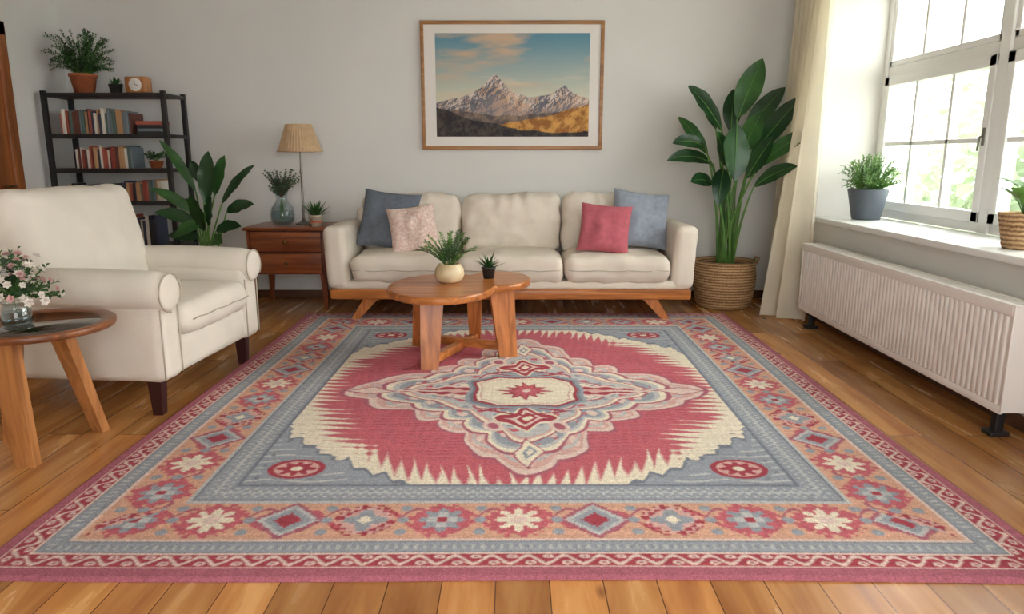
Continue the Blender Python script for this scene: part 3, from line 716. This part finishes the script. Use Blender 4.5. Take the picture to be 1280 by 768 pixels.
# ---------------------------------------------------------------- side table
mb=MB(); c=(-1.935,2.83,.55); r=.285
lathe(mb,[(r-.055,-.028),(r-.006,-.028),(r,-.02),(r,-.004),(r-.005,0),(r-.03,0),(r-.055,-.006),(r-.055,-.028)],M['rimw'],c,64)
lathe(mb,[(0,-.006),(r-.05,-.006),(r-.05,-.014),(0,-.014)],M['tabglass'],c,64)
prism(mb,(-1.935,2.67,0),(-1.955,2.65,.525),.075,.045,.105,.05,M['oakl'])
prism(mb,(-1.86,3.05,0),(-1.90,2.90,.525),.06,.04,.09,.05,M['oakl'],(1,-.3,0))
prism(mb,(-2.17,2.92,0),(-2.08,2.88,.525),.06,.04,.09,.05,M['oakl'],(1,.4,0))
for a,b2 in [((-1.95,2.65,.505),(-2.08,2.88,.505)),((-1.95,2.65,.505),(-1.90,2.90,.505)),((-1.90,2.90,.505),(-2.08,2.88,.505))]: tube(mb,[a,b2],.014,M['oakl'],6)
mb.done('side_table')
mb=MB(); c=(-1.975,2.78,.545)
lathe(mb,[(0,.0),(.05,0),(.056,.02),(.05,.07),(.042,.085),(.05,.10)],M['glass'],c,32)
lathe(mb,[(0,.006),(.046,.006),(.052,.022),(.046,.06),(0,.06)],M['glass'],c,32)
def blossom(p,s,mt_,axis):
    axis=axis.normalized(); u=axis.orthogonal().normalized(); w_=axis.cross(u)
    for ring_,(cnt,el) in enumerate(((6,.15),(5,.7),(3,1.2))):
        for q in range(cnt):
            aa=q*6.283/cnt+ring_; d=(u*math.cos(aa)+w_*math.sin(aa))*math.cos(el)+axis*math.sin(el)
            leaf(mb,p,p+d*s*(1-.15*ring_),s*.85,mt_,.0,n=4,fold=.35,face=axis)
for k in range(170):
    a=random.uniform(0,6.28); e=random.uniform(-.1,1.5); l=random.uniform(.09,.17)
    b0=Vector(c)+Vector((0,0,.115)); dv=Vector((math.cos(a)*math.cos(e)*1.05,math.sin(a)*math.cos(e),math.sin(e)*1.1)); p=b0+dv*l+Vector((.01,0,0))
    if k%3==0: tube(mb,[b0-Vector((0,0,.08)),b0,p],.0014,M['stem'],4,cap=False)
    if k%5<3: blossom(p,random.uniform(.013,.022),M['petalw'] if k%4 else M['petalp'],dv)
    elif k%5==3: sprig(mb,b0,p,M['leafg'],M['stem'],6,.028,.012,.05,start=.4)
    else: sprig(mb,b0,b0+dv*l*1.12,M['leafm'],M['stem'],5,.022,.009,.05,start=.5)
mb.done('flower_bouquet_vase')

# ---------------------------------------------------------------- bookshelf
E=bpy.data.objects.new('bookshelf',None); scene.collection.objects.link(E)
bx0,bx1,by0,by1=-3.66,-2.70,5.74,6.12
mb=MB(); tiers=[.12,.50,.86,1.115,1.38,1.69]
for x in (bx0,bx1-.035):
    for y in (by0,by1-.035): bx(mb,(x,y,0),(x+.035,y+.035,1.71),.003,M['black'])
    for z in tiers: bx(mb,(x+.002,by0,z-.025),(x+.033,by1,z),.003,M['black'])
for z in tiers:
    bx(mb,(bx0,by0,z-.03),(bx1,by0+.025,z),.003,M['black'])
    bx(mb,(bx0+.01,by0+.01,z-.02),(bx1-.01,by1-.01,z+.004),.003,M['shelfw'])
mb.done('metal_frame_and_shelves',E)
mb=MB()
def books(x,xe,z,hmax,lean=0):
    while x<xe:
        w=random.uniform(.012,.028); h=hmax*random.uniform(.78,1); dp=random.uniform(.14,.2)
        m_b=random.choice(BM); y=by0+.05+random.uniform(0,.03)
        mt_=T(x,y,z+.004)@R(lean,'Y')
        bx(mb,(0,0,0),(w-.001,dp,h),.002,m_b,mt_); box(mb,(.002,.003,h-.001),(w-.003,dp+.001,h+.0005),M['paper'],mt_); x+=w+.001
books(-3.56,-3.02,1.38,.2); 
books(-3.48,-3.04,1.115,.18,0); books(-3.60,-3.15,.86,.14); books(-3.14,-2.82,.86,.17); books(-3.55,-2.9,.5,.25); books(-3.5,-2.9,.12,.26)
def stack(x,z,n,w=.2):
    for k in range(n):
        h=random.uniform(.018,.03); ww=w*random.uniform(.85,1)
        bx(mb,(x-ww/2,by0+.05,z+.004),(x+ww/2,by0+.2,z+.004+h-.001),.002,random.choice(BM)); z+=h
stack(-2.87,1.38,4)
mb.done('books',E)
mb=MB(); c=(-2.87,5.86,1.1195); pot(mb,c,.055,.04,.06,M['terra'],.003)
for k in range(16):
    a=random.uniform(0,6.28); sprig(mb,(c[0],c[1],c[2]+.05),(c[0]+math.cos(a)*.08,c[1]+math.sin(a)*.06,c[2]+random.uniform(.08,.13)),M['leafm'],M['stem'],6,.025,.014,.2)
mb.done('potted_herb')
zt2=1.695
mb=MB(); c=(-3.40,5.90,zt2); pot(mb,c,.095,.07,.15,M['terra'],.008)
for k in range(140):
    a=random.uniform(0,6.28); l=random.uniform(.05,.27); hh=random.uniform(.06,.34)*(1.15-l)
    sprig(mb,(c[0]+math.cos(a)*.03,c[1]+math.sin(a)*.03,c[2]+.12),(c[0]+math.cos(a)*l,c[1]+math.sin(a)*l*.8,c[2]+.13+hh),M['leafd'] if k%3 else M['leafm'],M['stem'],11,.028,.009,.35)
mb.done('potted_fern')
mb=MB(); c=(-3.13,5.86,zt2); pot(mb,c,.05,.04,.07,M['darkpot'],.003); succulent(mb,(c[0],c[1],c[2]+.055),16,.08,.03,M['leafm']); mb.done('potted_succulent')
mb=MB(); bx(mb,(-3.03,5.80,zt2),(-2.86,5.90,zt2+.125),.012,M['oakl'])
lathe(mb,[(0,.004),(.042,.004),(.046,0),(.05,0)],M['paper'],(0,0,0),32,T(-2.945,5.798,zt2+.063)@R(90,'X'))
tube(mb,[(-2.945,5.790,zt2+.063),(-2.945,5.790,zt2+.095)],.002,M['black'],4); tube(mb,[(-2.945,5.790,zt2+.063),(-2.92,5.790,zt2+.055)],.002,M['black'],4)
mb.done('mantel_clock')

# ---------------------------------------------------------------- leafy plants
PX=.085
mb=MB(); c=(-2.40+.02,5.50,0)
lathe(mb,[(0,0),(.13,0),(.17,.30),(.178,.32),(.165,.32),(.16,.29),(0,.29)],M['greypot'],c,32)
for k,(jx,jz,tx,ty,tz,w) in enumerate([(-2.50,.95,-2.74,5.5,1.33,.075),(-2.44,1.0,-2.52,5.5,1.18,.10),(-2.42,.86,-2.36,5.45,1.25,.13),(-2.36,.92,-2.26,5.5,1.22,.10),(-2.30,.86,-2.02,5.45,1.15,.08),
  (-2.26,.80,-2.03,5.4,.86,.10),(-2.48,.78,-2.80,5.4,.98,.08),(-2.50,.72,-2.78,5.4,.80,.10),(-2.34,.66,-2.12,5.35,.70,.10),(-2.44,.72,-2.60,5.3,.62,.12),(-2.38,.70,-2.30,5.3,.92,.12),(-2.42,.66,-2.46,5.3,.94,.11),(-2.36,.6,-2.25,5.3,.58,.10),(-2.5,.6,-2.72,5.45,.62,.1)]):
    jx+=PX; tx+=PX
    b0=Vector((c[0]+random.uniform(-.05,.05),c[1]+random.uniform(-.05,.05),.29)); j=Vector((jx,c[1]*.5+ty*.5,jz)); tip=Vector((tx,ty,tz))
    tube(mb,[bez(b0,b0.lerp(j,.5)+Vector((0,0,.06)),j,q/6) for q in range(7)],.006,M['stem'],6)
    leaf(mb,j,tip,w,M['leafd'] if k%3 else M['leafm'],.14,face=(random.uniform(-.5,.5),-.9,.5),n=12,fold=.25,wave=.12)
mb.done('potted_peace_lily')

E=bpy.data.objects.new('potted_bird_of_paradise',None); scene.collection.objects.link(E)
mb=MB(); c=(1.72,5.86,0)
prof=[(0,0),(.20,0),(.215,.02)]
for k in range(24): z=.02+.33*k/23; prof.append((.215+.032*math.sin(k/23*2.4)+(.006 if k%2 else 0),z))
prof+=[(.245,.365),(.25,.38),(.235,.385),(.225,.37),(.22,.33)]
lathe(mb,prof,M['basket'],c,48); lathe(mb,[(0,.335),(.222,.335)],M['soil'],c,32); 
for sg in (-1,1):
    tube(mb,[(c[0]+sg*.24,c[1]-.05,.36),(c[0]+sg*.262,c[1]-.04,.40),(c[0]+sg*.262,c[1]+.04,.40),(c[0]+sg*.24,c[1]+.05,.36)],.010,M['basket'],8)
mb.done('woven_basket',E)
mb=MB()
Lf=[((1.74,1.50),(1.90,1.95),-.05,.20,.05),((1.62,1.40),(1.32,1.74),-.12,.17,.15),((1.80,1.36),(2.10,1.74),-.02,.16,.10),((1.84,1.20),(2.17,1.66),-.22,.17,.08),
((1.86,1.12),(2.20,1.39),-.42,.13,.18),((1.84,.98),(2.08,1.14),-.45,.12,.15),((1.69,1.46),(1.64,1.03),-.38,.24,.02),((1.56,1.15),(1.18,1.18),-.14,.12,.25),
((1.54,1.22),(1.29,1.52),.04,.12,.1),((1.49,1.28),(1.21,1.31),-.18,.12,.22),((1.62,1.12),(1.55,.84),-.30,.15,.15),((1.60,1.42),(1.47,1.70),.10,.13,.1),
((1.76,1.22),(1.86,1.55),-.24,.17,.03),((1.80,1.04),(1.94,1.36),-.30,.15,.05),((1.72,1.40),(1.74,1.74),.12,.15,.02),((1.55,1.00),(1.34,1.02),-.28,.12,.2),((1.66,1.12),(1.52,1.40),-.26,.15,.05)]
for k,((jx,jz),(tx,tz),yo,w,ar) in enumerate(Lf):
    a=k*2.4; b0=Vector((c[0]+math.cos(a)*.06,c[1]+math.sin(a)*.05,.33)); j=Vector((jx,c[1]+yo*.5,jz)); tip=Vector((tx,c[1]+yo,tz))
    m1=b0.lerp(j,.5)+Vector(((c[0]-jx)*.25,0,.08))
    tube(mb,[bez(b0,m1,j,q/8) for q in range(9)],[.014-.001*q for q in range(9)],M['stem'],8)
    fc=(random.uniform(-.25,.25)+(.3 if tx<c[0] else -.3),-.9,.5)
    a_,m_,c_=leaf(mb,j,tip,w,M['leafd'] if k%4 else M['leafm'],ar,face=fc,n=16,fold=.16,peak=.5,wave=.06)
    off=Vector((0,-.004,.001)); tube(mb,[bez(a_,m_,c_,q/8)+off for q in range(8)],[.005-.0005*q for q in range(8)],M['stem'],5)
mb.done('stalks_and_leaves',E)

# ---------------------------------------------------------------- curtain
mb=MB(); vs=[];fs=[]; ns,nz=140,44
for k in range(nz+1):
    tz=k/nz; z=.012+2.60*tz
    fl=(1-tz)**1.6
    for i in range(ns+1):
        s=i/ns; y=5.98-(.64+.10*fl)*s
        xc=2.205-.02*(1-tz)-fl*(.02+.22*math.exp(-((s-.72)/.22)**2))-.02*math.sin(tz*3.1)
        am=.045+.010*fl
        x=xc+am*math.sin(s*2*math.pi*6.5+.5*math.sin(tz*4+s*3))+.010*math.sin(s*40+tz*3)
        y+=.02*math.cos(s*2*math.pi*6.5)
        x=min(x,2.262)
        vs.append((x,y,z))
for k in range(nz):
    for i in range(ns): q=k*(ns+1)+i; fs.append((q,q+1,q+ns+2,q+ns+1))
mb.add(vs,fs,M['curtain'])
tube(mb,[(2.19,6.1,2.63),(2.19,1.2,2.63)],.014,M['metal'],12)
for y in (6.1,3.5,1.2): tube(mb,[(2.19,y-.02,2.63),(2.28,y-.02,2.63)],.008,M['metal'],8)
mb.done('curtain')
# ---------------------------------------------------------------- radiator
mb=MB(); rx0,rx1,ry0,ry1,rz0,rz1=2.07,2.20,2.93,5.18,.12,.60
bx(mb,(rx0+.012,ry0+.01,rz0+.01),(rx0+.03,ry1-.01,rz1-.02),.004,M['radiator'])
bx(mb,(rx1-.03,ry0+.01,rz0+.01),(rx1-.012,ry1-.01,rz1-.02),.004,M['radiator'])
n=56; p=(ry1-ry0-.06)/n
for k in range(n):
    y=ry0+.03+k*p; bx(mb,(rx0+.004,y+.006,rz0+.035),(rx0+.022,y+p-.006,rz1-.045),.006,M['radiator'],rs=1)
bx(mb,(rx0+.004,ry0+.01,rz0),(rx0+.024,ry1-.01,rz0+.04),.006,M['radiator']); bx(mb,(rx0+.002,ry0+.01,rz1-.05),(rx0+.024,ry1-.01,rz1-.008),.006,M['radiator'])
bx(mb,(rx0+.004,ry0,rz0+.01),(rx1,ry0+.012,rz1),.004,M['radiator']); bx(mb,(rx0+.004,ry1-.012,rz0+.01),(rx1,ry1,rz1),.004,M['radiator'])
bx(mb,(rx0+.004,ry0,rz1-.012),(rx0+.03,ry1,rz1),.003,M['radiator']); bx(mb,(rx1-.026,ry0,rz1-.012),(rx1,ry1,rz1),.003,M['radiator'])
n=90; p=(ry1-ry0)/n
for k in range(n): y=ry0+k*p; box(mb,(rx0+.028,y,rz1-.010),(rx1-.024,y+p*.55,rz1-.003),M['radiator'])
for y in (3.02,5.06):
    bx(mb,(rx0+.04,y-.02,0),(rx0+.08,y+.02,rz0+.03),.006,M['black']); bx(mb,(rx0+.015,y-.035,0),(rx0+.10,y+.035,.022),.005,M['black'])
mb.done('radiator')
# ---------------------------------------------------------------- sill plants
mb=MB(); c=(2.50,5.17,.771); lathe(mb,[(0,0),(.09,0),(.095,.01),(.135,.205),(.135,.215),(.125,.215),(.122,.19)],M['greypot'],c,32); lathe(mb,[(0,.19),(.12,.19)],M['soil'],c)
for k in range(170):
    a=random.uniform(0,6.28); l=random.uniform(.02,.28); hh=random.uniform(.04,.24)*(1.2-l*1.6)
    sprig(mb,(c[0]+math.cos(a)*.05,c[1]+math.sin(a)*.05,c[2]+.18),(c[0]+math.cos(a)*l*.65,c[1]+math.sin(a)*l*1.15,c[2]+.2+hh),M['leafl'],M['stem'],10,.024,.008,.25)
mb.done('potted_fern')
mb=MB(); c=(2.44,3.47,.771)
prof=[(0,0),(.078,0)]+[(.08+.03*k/11+(.003 if k%2 else 0),.008+.155*k/11) for k in range(12)]+[(.115,.172),(.103,.172),(.10,.15)]
lathe(mb,prof,M['basket'],c,40); lathe(mb,[(0,.15),(.102,.15)],M['soil'],c)
for k in range(14):
    a=k*2.4; j=Vector((c[0]+math.cos(a)*.04,c[1]+math.sin(a)*.04,c[2]+.2+.10*random.random()))
    tube(mb,[(c[0],c[1],c[2]+.14),j],.003,M['stem'],5); leaf(mb,j,j+Vector((math.cos(a)*.09,math.sin(a)*.09,.02+.06*random.random())),.08,M['leafl'],.2,n=8)
mb.done('potted_pothos')

# ---------------------------------------------------------------- light, world, camera
w=bpy.data.worlds.new('overcast_sky'); scene.world=w; w.use_nodes=True; nt=w.node_tree; bg=nt.nodes['Background']
bg.inputs[0].default_value=(1.0,1.0,.995,1); bg.inputs[1].default_value=8.0
sun=bpy.data.lights.new('hazy_sun','SUN'); sun.energy=3.0; sun.angle=math.radians(30); sun.color=(1,.94,.84)
so=bpy.data.objects.new('hazy_sun',sun); scene.collection.objects.link(so); so.rotation_euler=Vector((-1,-.15,-.62)).to_track_quat('-Z','Y').to_euler()
cam=bpy.data.cameras.new('camera'); cam.lens=900/1280*36; cam.sensor_width=36; co_=bpy.data.objects.new('camera',cam); scene.collection.objects.link(co_)
co_.location=(0,0,1.2); co_.rotation_euler=(math.radians(90-11.7),0,math.radians(.25)); scene.camera=co_
